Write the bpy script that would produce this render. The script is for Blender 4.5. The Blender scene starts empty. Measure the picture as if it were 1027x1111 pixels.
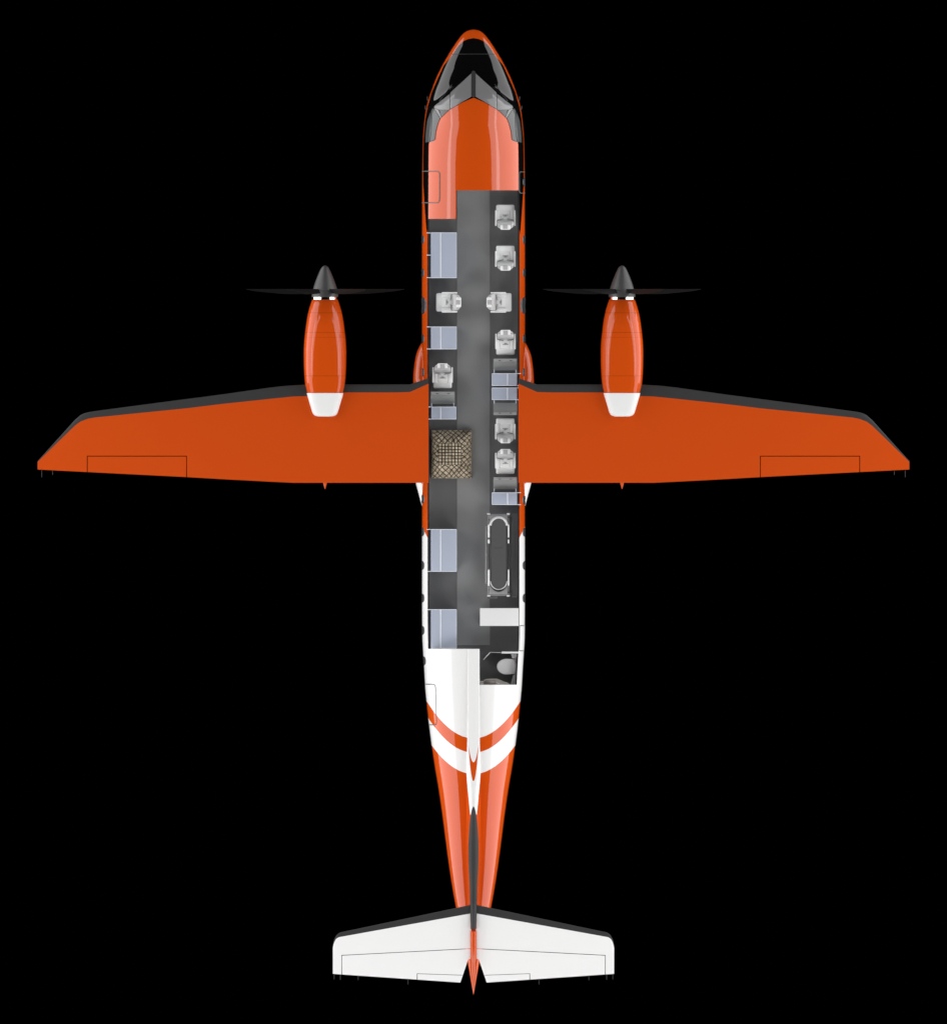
import bpy, bmesh, math, random
from mathutils import Vector, noise
random.seed(7)
S = 0.03                    # metres per photo pixel
CX, CY = 513.5, 555.5
scene = bpy.context.scene
COL = scene.collection
R_ = math.radians

def X(px): return (px - CX) * S
def Y(py): return (CY - py) * S

# ------------------------------------------------------------------ interpolation
def pchip(tab):
    xs = [float(t[0]) for t in tab]; ys = [float(t[1]) for t in tab]
    n = len(xs)
    h = [xs[i+1]-xs[i] for i in range(n-1)]
    d = [(ys[i+1]-ys[i])/h[i] for i in range(n-1)]
    m = [0.0]*n
    for i in range(1, n-1):
        if d[i-1]*d[i] > 0:
            w1 = 2*h[i]+h[i-1]; w2 = h[i]+2*h[i-1]
            m[i] = (w1+w2)/(w1/d[i-1]+w2/d[i])
    m[0] = d[0]; m[-1] = d[-1]
    def f(x):
        if x <= xs[0]: return ys[0]
        if x >= xs[-1]: return ys[-1]
        lo, hi = 0, n-1
        while hi-lo > 1:
            k = (lo+hi)//2
            if xs[k] <= x: lo = k
            else: hi = k
        t = (x-xs[lo])/h[lo]
        return ((1+2*t)*(1-t)**2*ys[lo] + t*(1-t)**2*h[lo]*m[lo]
                + t*t*(3-2*t)*ys[hi] + t*t*(t-1)*h[lo]*m[hi])
    return f
def lin(tab):
    def f(x):
        if x <= tab[0][0]: return tab[0][1]
        for a, b in zip(tab, tab[1:]):
            if x <= b[0]: return a[1]+(b[1]-a[1])*(x-a[0])/(b[0]-a[0])
        return tab[-1][1]
    return f

# ------------------------------------------------------------------ shader helpers
class N:
    """a value in a node tree, with arithmetic"""
    def __init__(s, nt, sock): s.nt, s.s = nt, sock
    def _m(s, op, *o):
        n = s.nt.nodes.new('ShaderNodeMath'); n.operation = op
        for i, v in enumerate((s,)+o):
            if isinstance(v, N): s.nt.links.new(v.s, n.inputs[i])
            else: n.inputs[i].default_value = v
        return N(s.nt, n.outputs[0])
    def __add__(s, o): return s._m('ADD', o)
    def __sub__(s, o): return s._m('SUBTRACT', o)
    def __mul__(s, o): return s._m('MULTIPLY', o)
    def rsub(s, k): return N(s.nt, const(s.nt, k))._m('SUBTRACT', s)
    def gt(s, o): return s._m('GREATER_THAN', o)
    def lt(s, o): return s._m('LESS_THAN', o)
    def mx(s, o): return s._m('MAXIMUM', o)
    def mn(s, o): return s._m('MINIMUM', o)
    def ab(s): return s._m('ABSOLUTE')
def const(nt, k):
    n = nt.nodes.new('ShaderNodeValue'); n.outputs[0].default_value = k; return n.outputs[0]
def fcurve(v, pts):
    """piecewise linear curve of v (photo-pixel style numbers)"""
    x0, x1 = pts[0][0], pts[-1][0]
    ys = [p[1] for p in pts]; y0, y1 = min(ys), max(ys)
    if y1 == y0: y1 = y0+1
    t = (v-x0)*(1/(x1-x0))
    n = v.nt.nodes.new('ShaderNodeFloatCurve')
    c = n.mapping.curves[0]
    q = [((a-x0)/(x1-x0), (b-y0)/(y1-y0)) for a, b in pts]
    c.points[0].location = q[0]; c.points[1].location = q[-1]
    for p in q[1:-1]: c.points.new(*p)
    for p in c.points: p.handle_type = 'VECTOR'
    n.mapping.update()
    v.nt.links.new(t.s, n.inputs['Value'])
    return N(v.nt, n.outputs[0])*(y1-y0)+y0
def new_mat(name):
    m = bpy.data.materials.new(name); m.use_nodes = True
    nt = m.node_tree; b = nt.nodes['Principled BSDF']
    return m, nt, b
def coords(nt):
    tc = nt.nodes.new('ShaderNodeTexCoord'); sp = nt.nodes.new('ShaderNodeSeparateXYZ')
    nt.links.new(tc.outputs['Object'], sp.inputs[0])
    return [N(nt, sp.outputs[i]) for i in range(3)], tc
def mixc(nt, fac, a, b):
    n = nt.nodes.new('ShaderNodeMix'); n.data_type = 'RGBA'
    nt.links.new(fac.s, n.inputs[0])
    for k, c in ((6, a), (7, b)):
        if isinstance(c, tuple): n.inputs[k].default_value = (*c, 1)
        else: nt.links.new(c, n.inputs[k])
    return n.outputs[2]
def simple(name, col, rough=.4, metal=0, spec=.5, noise_amt=0, scale=8, bump=0, bscale=60, stretch=None):
    m, nt, b = new_mat(name)
    b.inputs['Base Color'].default_value = (*col, 1)
    b.inputs['Roughness'].default_value = rough
    b.inputs['Metallic'].default_value = metal
    b.inputs['Specular IOR Level'].default_value = spec
    if noise_amt or bump:
        tc = nt.nodes.new('ShaderNodeTexCoord')
        src = tc.outputs['Object']
        if stretch:
            mp = nt.nodes.new('ShaderNodeMapping'); mp.inputs['Scale'].default_value = stretch
            nt.links.new(src, mp.inputs[0]); src = mp.outputs[0]
        if noise_amt:
            n = nt.nodes.new('ShaderNodeTexNoise'); n.inputs['Scale'].default_value = scale
            n.inputs['Detail'].default_value = 5
            nt.links.new(src, n.inputs[0])
            d = tuple(c*(1-noise_amt) for c in col); l = tuple(min(1, c*(1+noise_amt)) for c in col)
            nt.links.new(mixc(nt, N(nt, n.outputs[0]), d, l), b.inputs['Base Color'])
        if bump:
            n2 = nt.nodes.new('ShaderNodeTexNoise'); n2.inputs['Scale'].default_value = bscale
            nt.links.new(src, n2.inputs[0])
            bp = nt.nodes.new('ShaderNodeBump'); bp.inputs['Strength'].default_value = bump
            bp.inputs['Distance'].default_value = .01
            nt.links.new(n2.outputs[0], bp.inputs['Height']); nt.links.new(bp.outputs[0], b.inputs['Normal'])
    return m

ORANGE = (.60, .072, .0055)
WHITE = (.87, .865, .86)
BLACK = (.003, .003, .003)
GREY = (.031, .031, .031)

# ------------------------------------------------------------------ fuselage shape
HW = pchip([(32, 0.05), (32.6, 4), (33.6, 7), (36, 10.6), (41.9, 15.8), (49.2, 20.9), (58.7, 27), (71.1, 34), (85.7, 41),
            (100.3, 46.4), (115, 50.8), (129.5, 53), (151, 54.8), (170, 55.3), (200, 55.6), (300, 56), (560, 55.8),
            (650, 55.8), (690, 55.5), (709, 54.6), (724, 53.6), (742, 52.6), (760, 51), (782, 48.7), (804, 46),
            (830, 42.3), (858, 37.6), (888, 33.3), (917, 29.6), (950, 25), (983, 19.3), (1010, 13.5), (1040, 7.2),
            (1060, 3.5), (1079, .1)])
TOP = pchip([(32, -.4), (32.6, -.32), (33.6, -.25), (36, -.14), (41.9, .02), (50, .15), (60, .27), (70, .38), (78, .5),
             (86, .80), (95, 1.14), (104, 1.43), (108, 1.50), (115, 1.545), (130, 1.61), (150, 1.65), (175, 1.66), (700, 1.66),
             (800, 1.64), (900, 1.58), (983, 1.5), (1040, 1.42), (1079, 1.30)])
BOT = pchip([(32, -.41), (32.6, -.5), (33.6, -.58), (36, -.7), (41.9, -.86), (50, -1.0), (70, -1.22), (100, -1.45),
             (150, -1.62), (200, -1.66), (700, -1.66), (760, -1.45), (830, -.95), (900, -.35), (983, .35), (1040, .9),
             (1079, 1.29)])
# shoulder line: beside the windscreen the sides rise more gently than the crown
TOPS = pchip([(32, -.4), (32.6, -.32), (33.6, -.25), (36, -.14), (41.9, .02), (50, .15), (60, .27), (70, .385), (78, .50),
              (95, .80), (115, 1.16), (135, 1.45), (155, 1.61), (175, 1.66), (700, 1.66), (800, 1.64), (900, 1.58), (983, 1.5),
              (1040, 1.42), (1079, 1.30)])
def ZC(v): return (TOPS(v)+BOT(v))/2
PX = pchip([(32, 2.0), (38, 2.4), (50, 2.9), (90, 2.9), (112, 2.3), (135, 2.0), (1080, 2.0)])   # flattish nose top
def HH(v, u):
    """upper half-height at station v, u photo pixels from the centre line"""
    e = min(50, (v-75)*1.27)
    bw = 9+max(0, min(1, (v-92)/25))*15
    t = max(0, min(1, (e-u)/bw)); t = t*t*(3-2*t)
    return TOPS(v)-ZC(v)+(TOP(v)-TOPS(v))*t
def surf(v, th, off=0.0):
    """point on the skin at station v, th radians from the crown towards +x"""
    p = PX(v); c, s = math.cos(th), math.sin(th)
    f = (abs(c)**p+abs(s)**p)**(-1/p)
    hw = HW(v)*S+off
    hh = (HH(v, HW(v)*abs(s)*f) if c > 0 else TOPS(v)-ZC(v))+off
    return Vector((hw*s*f, Y(v), ZC(v)+hh*c*f))
def skin_z(px, py):
    u = (px-CX)/max(HW(py), .01)
    u = max(-1, min(1, u))
    p = PX(py)
    return ZC(py)+HH(py, abs(px-CX))*max(0, 1-abs(u)**p)**(1/p)

# ------------------------------------------------------------------ paint
def fuselage_paint():
    m, nt, b = new_mat('livery_paint')
    (x, y, z), tc = coords(nt)
    u = x.ab()*(1/S); v = y*(-1/S)+CY
    zc = fcurve(v, [(t, ZC(t)) for t in (30, 36, 42, 50, 70, 100, 150, 200, 700, 760, 830, 900, 983, 1040, 1080)])
    up = z.gt(zc); low = up.rsub(1)
    drop = (zc-z).mx(0.0)
    # white rear body
    vb = (u.rsub(56)*2.0+571)*up + (drop*(-26)+571)*low
    delta = (u*u*(1/64))*up + (drop*30+40)*low
    vv = v+delta
    v3 = v+(u*u*(1/66))*up+(drop*30+36)*low
    white = v.gt(vb)*vv.lt(801) + vv.gt(816.6)*v3.lt(839.7)
    # black nose and cheek band
    uin = fcurve(v, [(41.3, 0), (42, 5), (44, 10), (47, 13.5), (49.2, 15.9), (53, 19), (58.7, 22.3), (71, 32.2),
                     (85.7, 39), (100, 45.2), (115, 49.6), (129.5, 52.2), (151, 54.1), (170, 54.5), (200, 54.5),
                     (220, 53.2), (243, 51.6), (262, 50), (300, 48.5)])
    edge = fcurve(u, [(0, 106), (12, 111), (24, 118), (30, 122.5), (35, 127), (38.5, 134), (40.5, 142), (41.6, 151),
                      (42, 152.5), (47.6, 154.5), (48.6, 157), (48.8, 240), (56, 300)])
    black = up*u.lt(uin)*v.gt(41.4)*v.lt(edge)
    col = mixc(nt, white, ORANGE, (.815, .81, .805))
    col = mixc(nt, black, col, BLACK)
    nt.links.new(col, b.inputs['Base Color'])
    b.inputs['Roughness'].default_value = .07
    b.inputs['Coat Weight'].default_value = .3
    b.inputs['Coat Roughness'].default_value = .04
    return m
def fin_paint():
    m, nt, b = new_mat('fin_livery_paint')
    (x, y, z), tc = coords(nt)
    u = x.ab()*(1/S); v = y*(-1/S)+CY
    q = u*u
    w1 = (v+q*.62).lt(827)
    w2 = v.lt(884)*u.lt((v-847)*(-.095)+7.1)*(v+q*1.25).gt(847.5)
    flank = v.lt(884)*v.gt(830)*u.gt(4.2)*u.lt((v-847).mx(0)*(-.095)+7.1)
    w = (w1+w2+flank).mn(1)
    nt.links.new(mixc(nt, w, ORANGE, (.815, .81, .805)), b.inputs['Base Color'])
    b.inputs['Roughness'].default_value = .08
    return m
def nacelle_paint():
    m, nt, b = new_mat('nacelle_paint')
    (x, y, z), tc = coords(nt)
    v = y*(-1/S)+CY
    seam = (v-339.4).ab().lt(.42)+(v-360.7).ab().lt(.45)+(v-407.8).ab().lt(.4)+(v-366).ab().lt(.22)
    nt.links.new(mixc(nt, seam, ORANGE, tuple(c*.74 for c in ORANGE)), b.inputs['Base Color'])
    b.inputs['Roughness'].default_value = .07
    return m
def fairing_paint():
    m, nt, b = new_mat('fairing_paint')
    (x, y, z), tc = coords(nt)
    u = x.ab()*(1/S); v = y*(-1/S)+CY
    w = (v+(u-55.5)*.9-z*3).gt(525)
    nt.links.new(mixc(nt, w, ORANGE, WHITE), b.inputs['Base Color'])
    b.inputs['Roughness'].default_value = .07
    return m

M = {}
M['livery'] = fuselage_paint(); M['fin'] = fin_paint(); M['nacelle'] = nacelle_paint(); M['fairing'] = fairing_paint()
M['wing'] = simple('wing_paint', (.545, .063, .0046), .6, spec=.06, noise_amt=.015, scale=1.5)
M['white'] = simple('white_paint', WHITE, .4, noise_amt=.012, scale=2)
M['fairing_white'] = simple('fairing_white', (.79, .79, .785), .4)
M['boot'] = simple('deicing_rubber', GREY, .55, spec=.3, noise_amt=.08, scale=3)
M['glass'] = simple('windshield_glass', (.2, .2, .205), .12)  # grey base colour holds the reflection seen in the panes
M['glass2'] = simple('side_window_glass', (.075, .078, .08), .12)
M['cabin_glass'] = simple('cabin_window_glass', (.05, .05, .055), .15)
M['seal'] = simple('rubber_seal', (.028, .028, .028), .5)
M['seam'] = simple('door_seam', (.09, .095, .09), .5)
M['rim'] = simple('cut_edge_shade', (.03, .026, .026), .8, spec=.05)  # dark colour paints the soft shadow along the cut
M['lining'] = simple('cabin_lining', (.78, .78, .78), .8)  # pale tone picked to bounce light into the cabin
M['floor'] = simple('cabin_floor_vinyl', (.15, .15, .151), .6, spec=.3, noise_amt=.03, scale=3, bump=.1, bscale=90)
M['runner'] = simple('aisle_carpet', (.315, .315, .315), .8, spec=.2, noise_amt=.02, scale=5, bump=.3, bscale=140)
M['spinner'] = simple('spinner_satin', (.052, .052, .052), .42)
M['blade'] = simple('blade_composite', (.008, .008, .008), .7, spec=.1)
M['chrome'] = simple('polished_metal', (.9, .9, .9), .12, metal=1)
M['steel'] = simple('brushed_metal', (.55, .55, .56), .32, metal=1)
M['seat'] = simple('seat_fabric', (.95, .955, .95), .7, spec=.3, noise_amt=.03, scale=30, bump=.15, bscale=120)
M['seat_grey'] = simple('seat_grey_fabric', (.58, .585, .585), .7, spec=.3, noise_amt=.04, scale=30)
M['headshell'] = simple('headrest_shell', (.86, .86, .86), .5)
M['railgrey'] = simple('rail_satin', (.68, .68, .68), .3, metal=.2)
M['headpad'] = simple('headrest_pad', (.42, .42, .43), .6)
M['buckle'] = simple('buckle', (.38, .38, .385), .5)
M['seatbase'] = simple('seat_pedestal', (.12, .12, .12), .5)
M['cab'] = simple('cabinet_laminate', (.40, .44, .535), .35, noise_amt=.03, scale=3, stretch=(1, .3, 1))
M['cabtrim'] = simple('cabinet_trim', (.78, .81, .88), .3)
M['dark'] = simple('gap_and_key_dark', (.02, .021, .026), .5)
M['desk'] = simple('desk_metal', (.30, .305, .30), .45, metal=.3, noise_amt=.06, scale=6, stretch=(.3, 4, 1))
M['deskbar'] = simple('desk_edge', (.38, .38, .38), .4, metal=.2)
M['galley'] = simple('galley_white', (.76, .76, .76), .35, noise_amt=.03, scale=2)
M['net'] = simple('net_cord', (.018, .016, .014), .8)
M['mattress'] = simple('mattress_vinyl', (.075, .075, .076), .5, noise_amt=.05, scale=6)
M['ceramic'] = simple('toilet_white', (.95, .95, .96), .25)
M['taupe'] = simple('taupe_laminate', (.50, .48, .43), .5, noise_amt=.06, scale=6)
M['taupe_dark'] = simple('basin_taupe', (.24, .21, .185), .4)
M['mauve'] = simple('grey_moulding', (.55, .545, .575), .5)
M['plate'] = simple('mount_plate_grey', (.2, .2, .2), .6)
M['framegrey'] = simple('frame_grey', (.30, .30, .305), .35, noise_amt=.2, scale=14)
M['tube'] = simple('matte_tube', (.02, .02, .02), .5)

# ------------------------------------------------------------------ object helpers
def link(name, me, mats, parent=None):
    o = bpy.data.objects.new(name, me); COL.objects.link(o)
    for k in (mats if isinstance(mats, (list, tuple)) else [mats]): me.materials.append(M[k])
    if parent is not None:
        o.parent = parent
        if parent.parent is None: o.location = -Vector(parent.get('_off', (0, 0, 0)))
    return o
def mesh_of(name, bm, smooth=True):
    me = bpy.data.meshes.new(name); bm.to_mesh(me); bm.free()
    if smooth:
        for p in me.polygons: p.use_smooth = True
    return me
def obj(name, bm, mats, parent=None, smooth=True, split=None):
    bmesh.ops.recalc_face_normals(bm, faces=bm.faces)
    o = link(name, mesh_of(name, bm, smooth), mats, parent)
    if smooth and split:
        e = o.modifiers.new('split', 'EDGE_SPLIT'); e.split_angle = R_(split)
    return o
def thing(name, loc, label, cat, group=None, local=False):
    o = bpy.data.objects.new(name, None); COL.objects.link(o)
    o.empty_display_size = .3
    o.location = loc
    o['label'] = label; o['category'] = cat
    if group: o['group'] = group
    if not local: o['_off'] = tuple(loc)
    return o
def add_box(bm, x0, x1, y0, y1, z0, z1, bev=0.0, seg=2, mi=0):
    t = bmesh.new()
    bmesh.ops.create_cube(t, size=1)
    for v in t.verts:
        v.co = Vector((x0+(v.co.x+.5)*(x1-x0), y0+(v.co.y+.5)*(y1-y0), z0+(v.co.z+.5)*(z1-z0)))
    if bev > 0:
        bmesh.ops.bevel(t, geom=list(t.edges), offset=bev, segments=seg, profile=.5, affect='EDGES')
    merge(bm, t, mi)
def merge(bm, t, mi=0):
    mp = {v: bm.verts.new(v.co) for v in t.verts}
    for f in t.faces:
        try:
            g = bm.faces.new([mp[v] for v in f.verts]); g.material_index = mi; g.smooth = True
        except ValueError: pass
    t.free()
def pbox(bm, px0, px1, py0, py1, z0, z1, bev=0.0, seg=2):
    add_box(bm, X(px0), X(px1), Y(py1), Y(py0), z0, z1, bev, seg)
def add_tube(bm, pts, r, n=8, closed=False):
    pts = [Vector(p) for p in pts]; rings = []
    m = len(pts)
    for i, p in enumerate(pts):
        a = pts[(i-1) % m] if (closed or i) else p
        c = pts[(i+1) % m] if (closed or i < m-1) else p
        t = (c-a).normalized()
        s = Vector((0, 0, 1)) if abs(t.z) < .9 else Vector((1, 0, 0))
        e = t.cross(s).normalized(); f = e.cross(t)
        rr = r(i/(m-1)) if callable(r) else r
        rings.append([bm.verts.new(p+(e*math.cos(k*2*math.pi/n)+f*math.sin(k*2*math.pi/n))*rr) for k in range(n)])
    for i in range(m if closed else m-1):
        A, B = rings[i], rings[(i+1) % m]
        for k in range(n): bm.faces.new((A[k], A[(k+1) % n], B[(k+1) % n], B[k]))
    if not closed:
        bm.faces.new(rings[0][::-1]); bm.faces.new(rings[-1])
def loft(bm, rings, close=True, cap=True):
    vs = [[bm.verts.new(p) for p in r] for r in rings]
    n = len(vs[0])
    for a, b in zip(vs, vs[1:]):
        for k in range(n if close else n-1):
            bm.faces.new((a[k], a[(k+1) % n], b[(k+1) % n], b[k]))
    if cap and close:
        bm.faces.new(vs[0][::-1]); bm.faces.new(vs[-1])
    return vs
def add_prism(bm, poly, z0, z1, bev=0):
    """poly in world xy"""
    t = bmesh.new()
    lo = [t.verts.new((p[0], p[1], z0)) for p in poly]; hi = [t.verts.new((p[0], p[1], z1)) for p in poly]
    n = len(poly)
    t.faces.new(lo[::-1]); t.faces.new(hi)
    for k in range(n): t.faces.new((lo[k], lo[(k+1) % n], hi[(k+1) % n], hi[k]))
    bmesh.ops.recalc_face_normals(t, faces=t.faces)
    if bev:
        bmesh.ops.bevel(t, geom=[e for e in t.edges if all(v.co.z > (z0+z1)/2 for v in e.verts)], offset=bev, segments=2, affect='EDGES')
    merge(bm, t)

# ================================================================== THE AIRCRAFT
plane = thing('propeller_aircraft', (0, 0, -1.66),
              'orange and white twin propeller aircraft with its cabin roof cut away', 'aircraft')

# --- fuselage shell
stations = [32, 32.3, 32.6, 33, 33.6, 34.5, 36, 38, 40, 42, 44, 46]
v = 48.0
while v < 178: stations.append(v); v += 1.25 if 72 < v < 140 else 2.5
while v < 1040: stations.append(v); v += 6
while v < 1079: stations.append(v); v += 3
stations += [1077.5, 1079]
CUT_R0, CUT_L0, CUT_L1, CUT_R1 = 206.5, 237.5, 704.0, 743.0
for c in (CUT_R0, CUT_L0, CUT_L1, CUT_R1):
    stations = [s for s in stations if abs(s-c) > 1.6]+[c]
stations = sorted(set(stations))
TH_CUT = math.asin(.892); TH_A = math.asin(-18.7/55.7); TH_B = math.asin(6.5/55.)
angs = [i*2*math.pi/168-math.pi for i in range(168)]
for a in (TH_CUT, -TH_CUT, TH_A, TH_B):
    angs = [t for t in angs if abs(t-a) > .012]+[a]
angs.sort()
bm = bmesh.new()
all_stations = stations; stations = [s for s in stations if s <= 1055]
rings = [[bm.verts.new(surf(s, a)) for a in angs] for s in stations]
na = len(angs)
for i in range(len(stations)-1):
    vm = (stations[i]+stations[i+1])/2
    for k in range(na):
        a0 = angs[k]; a1 = angs[(k+1) % na]
        if a1 < a0: a1 += 2*math.pi
        am = (a0+a1)/2
        if -TH_CUT < am < TH_CUT:
            start = CUT_L0 if am < TH_A else CUT_R0
            end = CUT_L1 if am < TH_B else CUT_R1
            if start < vm < end: continue
        bm.faces.new((rings[i][k], rings[i+1][k], rings[i+1][(k+1) % na], rings[i][(k+1) % na]))
bm.faces.new(rings[0]); bm.faces.new(rings[-1][::-1])
bmesh.ops.recalc_face_normals(bm, faces=bm.faces)
# make sure normals look outwards
f0 = max(bm.faces, key=lambda f: f.calc_center_median().z)
if f0.normal.z < 0: bmesh.ops.reverse_faces(bm, faces=bm.faces)
for k in [v for v in bm.verts if not v.link_faces]: bm.verts.remove(k)
fus = link('fuselage', mesh_of('fuselage', bm), ['livery', 'rim', 'lining'], plane)
sd = fus.modifiers.new('shell', 'SOLIDIFY'); sd.thickness = .06; sd.offset = -1
sd.material_offset = 2; sd.material_offset_rim = 1; sd.use_even_offset = False
es = fus.modifiers.new('split', 'EDGE_SPLIT'); es.split_angle = R_(45)

bm = bmesh.new()
loft(bm, [[surf(s, a) for a in angs] for s in [stations[-1]+.01]+[q for q in all_stations if q > stations[-1]]])
obj('tail_cone', bm, 'livery', plane, split=45)

# --- cabin floor, runner, bulkheads
FZ = -.02
DZ = FZ+.5      # everything in the cabin rides on the floor height
def floor_u(v):
    hw = HW(v)*S-.075
    hh = (TOP(v)-BOT(v))/2-.075
    q = 1-((FZ-.04-ZC(v))/hh)**2
    return hw*math.sqrt(max(q, .01))
bm = bmesh.new()
vs_ = [190, 260, 400, 560, 690, 710, 730, 746, 752]
up = []; lo = []
for s in vs_:
    w = floor_u(s)-.01
    up.append((bm.verts.new((-w, Y(s), FZ)), bm.verts.new((w, Y(s), FZ))))
    lo.append((bm.verts.new((-w, Y(s), FZ-.06)), bm.verts.new((w, Y(s), FZ-.06))))
for i in range(len(vs_)-1):
    bm.faces.new((up[i][0], up[i+1][0], up[i+1][1], up[i][1]))
    bm.faces.new((lo[i][0], lo[i][1], lo[i+1][1], lo[i+1][0]))
    bm.faces.new((up[i][0], lo[i][0], lo[i+1][0], up[i+1][0]))
    bm.faces.new((up[i][1], up[i+1][1], lo[i+1][1], lo[i][1]))
obj('cabin_floor', bm, 'floor', plane, smooth=False)
bm = bmesh.new(); pbox(bm, 495.6, 531.3, 196, 700, FZ+.001, FZ+.012, .004)
obj('aisle_carpet', bm, 'runner', plane, smooth=False)
for nm, s in (('bulkhead', 192), ('bulkhead', 750)):
    bm = bmesh.new()
    pts = [surf(s, a, -.09) for a in [i*2*math.pi/48 for i in range(48)]]
    a = [bm.verts.new(p) for p in pts]; b = [bm.verts.new(p+Vector((0, -.04, 0))) for p in pts]
    bm.faces.new(a); bm.faces.new(b[::-1])
    for k in range(48): bm.faces.new((a[k], b[k], b[(k+1) % 48], a[(k+1) % 48]))
    obj(nm, bm, 'lining', plane, smooth=False)

# --- ribbons lying on the skin (door seams, radome joint)
def ribbon(bm, pts, nrm, w, t=.007):
    """flat strip through pts with surface normals nrm"""
    vs = []
    for i, p in enumerate(pts):
        a = pts[max(i-1, 0)]; c = pts[min(i+1, len(pts)-1)]
        tg = (c-a).normalized(); s = tg.cross(nrm[i]).normalized()*(w/2)
        vs.append([bm.verts.new(p-s+nrm[i]*t), bm.verts.new(p+s+nrm[i]*t), bm.verts.new(p+s-nrm[i]*.01), bm.verts.new(p-s-nrm[i]*.01)])
    for a, b in zip(vs, vs[1:]):
        for k in range(4): bm.faces.new((a[k], a[(k+1) % 4], b[(k+1) % 4], b[k]))
    bm.faces.new(vs[0]); bm.faces.new(vs[-1][::-1])
def skin_n(v, th):
    d = .4
    a = surf(v+d, th)-surf(v-d, th); b = surf(v, th+.01)-surf(v, th-.01)
    n = a.cross(b).normalized()
    c = surf(v, th); 
    if n.dot(c-Vector((0, c.y, ZC(v)))) < 0: n = -n
    return n
def door(name, side, v0, v1, t0a, t0b, t1, rc, glass=None, seam_w=.028):
    """door in the skin between stations v0..v1, from angle t0 (upper edge, a at v0 and b at v1) down to t1"""
    out = []
    def loop(inset, m):
        p = []
        for i in range(m+1):   # forward edge, from bottom up
            f = i/m; p.append((v0+inset, t1+(t0a-t1)*f))
        return p
    L = []
    m = 24
    ra = rc*.9/ (HW(v0))
    for i in range(m): L.append((v0, t1+(t0a+ra-t1)*i/(m-1)))
    for i in range(1, 9):
        q = i/8*math.pi/2
        L.append((v0+rc*(1-math.cos(q)), t0a+ra*(1-math.sin(q))))
    for i in range(1, 16):
        f = i/16; L.append((v0+rc+(v1-v0-2*rc)*f, t0a+(t0b-t0a)*f))
    for i in range(0, 9):
        q = i/8*math.pi/2
        L.append((v1-rc*(1-math.sin(q)), t0b+ra*(1-math.cos(q))))
    for i in range(1, m): L.append((v1, t0b+ra+(t1-t0b-ra)*i/(m-1)))
    # panel, 3 mm proud of the skin
    bm = bmesh.new()
    nv, nt_ = 40, 40
    g = []
    for i in range(nv+1):
        f = i/nv; row = []
        vv = v0+.2+(v1-v0-.4)*f
        ta = t0a+(t0b-t0a)*f
        e = min(f, 1-f)*(v1-v0-.4)+.2
        rr = rc-math.sqrt(max(0, rc*rc-(rc-e)**2)) if e < rc else 0
        ta += (rr+.2)/HW(vv)
        for j in range(nt_+1):
            th = (ta+(t1-ta)*j/nt_)
            row.append(bm.verts.new(surf(vv, side*th, .0025)))
        g.append(row)
    for i in range(nv):
        for j in range(nt_): bm.faces.new((g[i][j], g[i+1][j], g[i+1][j+1], g[i][j+1]))
    o = obj(name, bm, 'livery', plane)
    sdd = o.modifiers.new('thick', 'SOLIDIFY'); sdd.thickness = .03; sdd.offset = -1
    # orientation
    if o.data.polygons[0].normal.dot(Vector((side, 0, 0))) < 0: o.data.flip_normals()
    bm = bmesh.new()
    ribbon(bm, [surf(a, side*b) for a, b in L], [skin_n(a, side*b) for a, b in L], seam_w)
    obj('door_seam', bm, 'seam', o, smooth=False)
    if glass:
        gv, gt, rv, rt = glass
        window('door_window', side, gv, gt, rv, rt, o)
    return o
def window(name, side, vc, tc, rv, rt, parent, mat='cabin_glass', p=3.0):
    """oval pane bulging from the skin, semi-axes rv (px along the body) and rt (radians)"""
    bm = bmesh.new()
    n = 28; rows = []
    for fr, off in ((1.0, .0), (.97, .012), (.8, .016), (.4, .019)):
        row = []
        for k in range(n):
            a = k*2*math.pi/n
            c, s = math.cos(a), math.sin(a)
            r = (abs(c)**p+abs(s)**p)**(-1/p)
            row.append(bm.verts.new(surf(vc+rv*c*r*fr, side*(tc+rt*s*r*fr), off)))
        rows.append(row)
    for a, b in zip(rows, rows[1:]):
        for k in range(n): bm.faces.new((a[k], a[(k+1) % n], b[(k+1) % n], b[k]))
    bm.faces.new(rows[-1])
    return obj(name, bm, mat, parent)

D90 = math.pi/2
for side, lst in ((-1, (260, 296, 367.5, 404, 541.5, 577, 613.5, 649, 684, 717)),
                  (1, (260, 296, 367.5, 404, 542.5, 577.5, 613.5, 649))):
    for s in lst: window('cabin_window', side, s, D90+.02, 5.0, .335, plane)
for side in (-1, 1): window('observation_window', side, 331.5, D90-.03, 9.5, .40, plane)
door('passenger_door', -1, 185.8, 220, .71, .71, 2.1, 4.2)
door('rear_service_door', -1, 742.3, 786.4, .90, .965, 2.0, 4.0)
door('emergency_door', 1, 186.5, 209.5, 1.09, 1.09, 2.0, 3.6, glass=(197.5, D90+.0, 5, .27), seam_w=.02)
door('baggage_door', 1, 678.8, 706, 1.125, 1.125, 2.1, .6)

# radome joint
bm = bmesh.new()
th = [(-1.5+3*i/40) for i in range(41)]
ribbon(bm, [surf(58.7, t) for t in th], [skin_n(58.7, t) for t in th], .016, .006)
obj('radome_seam', bm, 'seal', plane, smooth=False)

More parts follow.
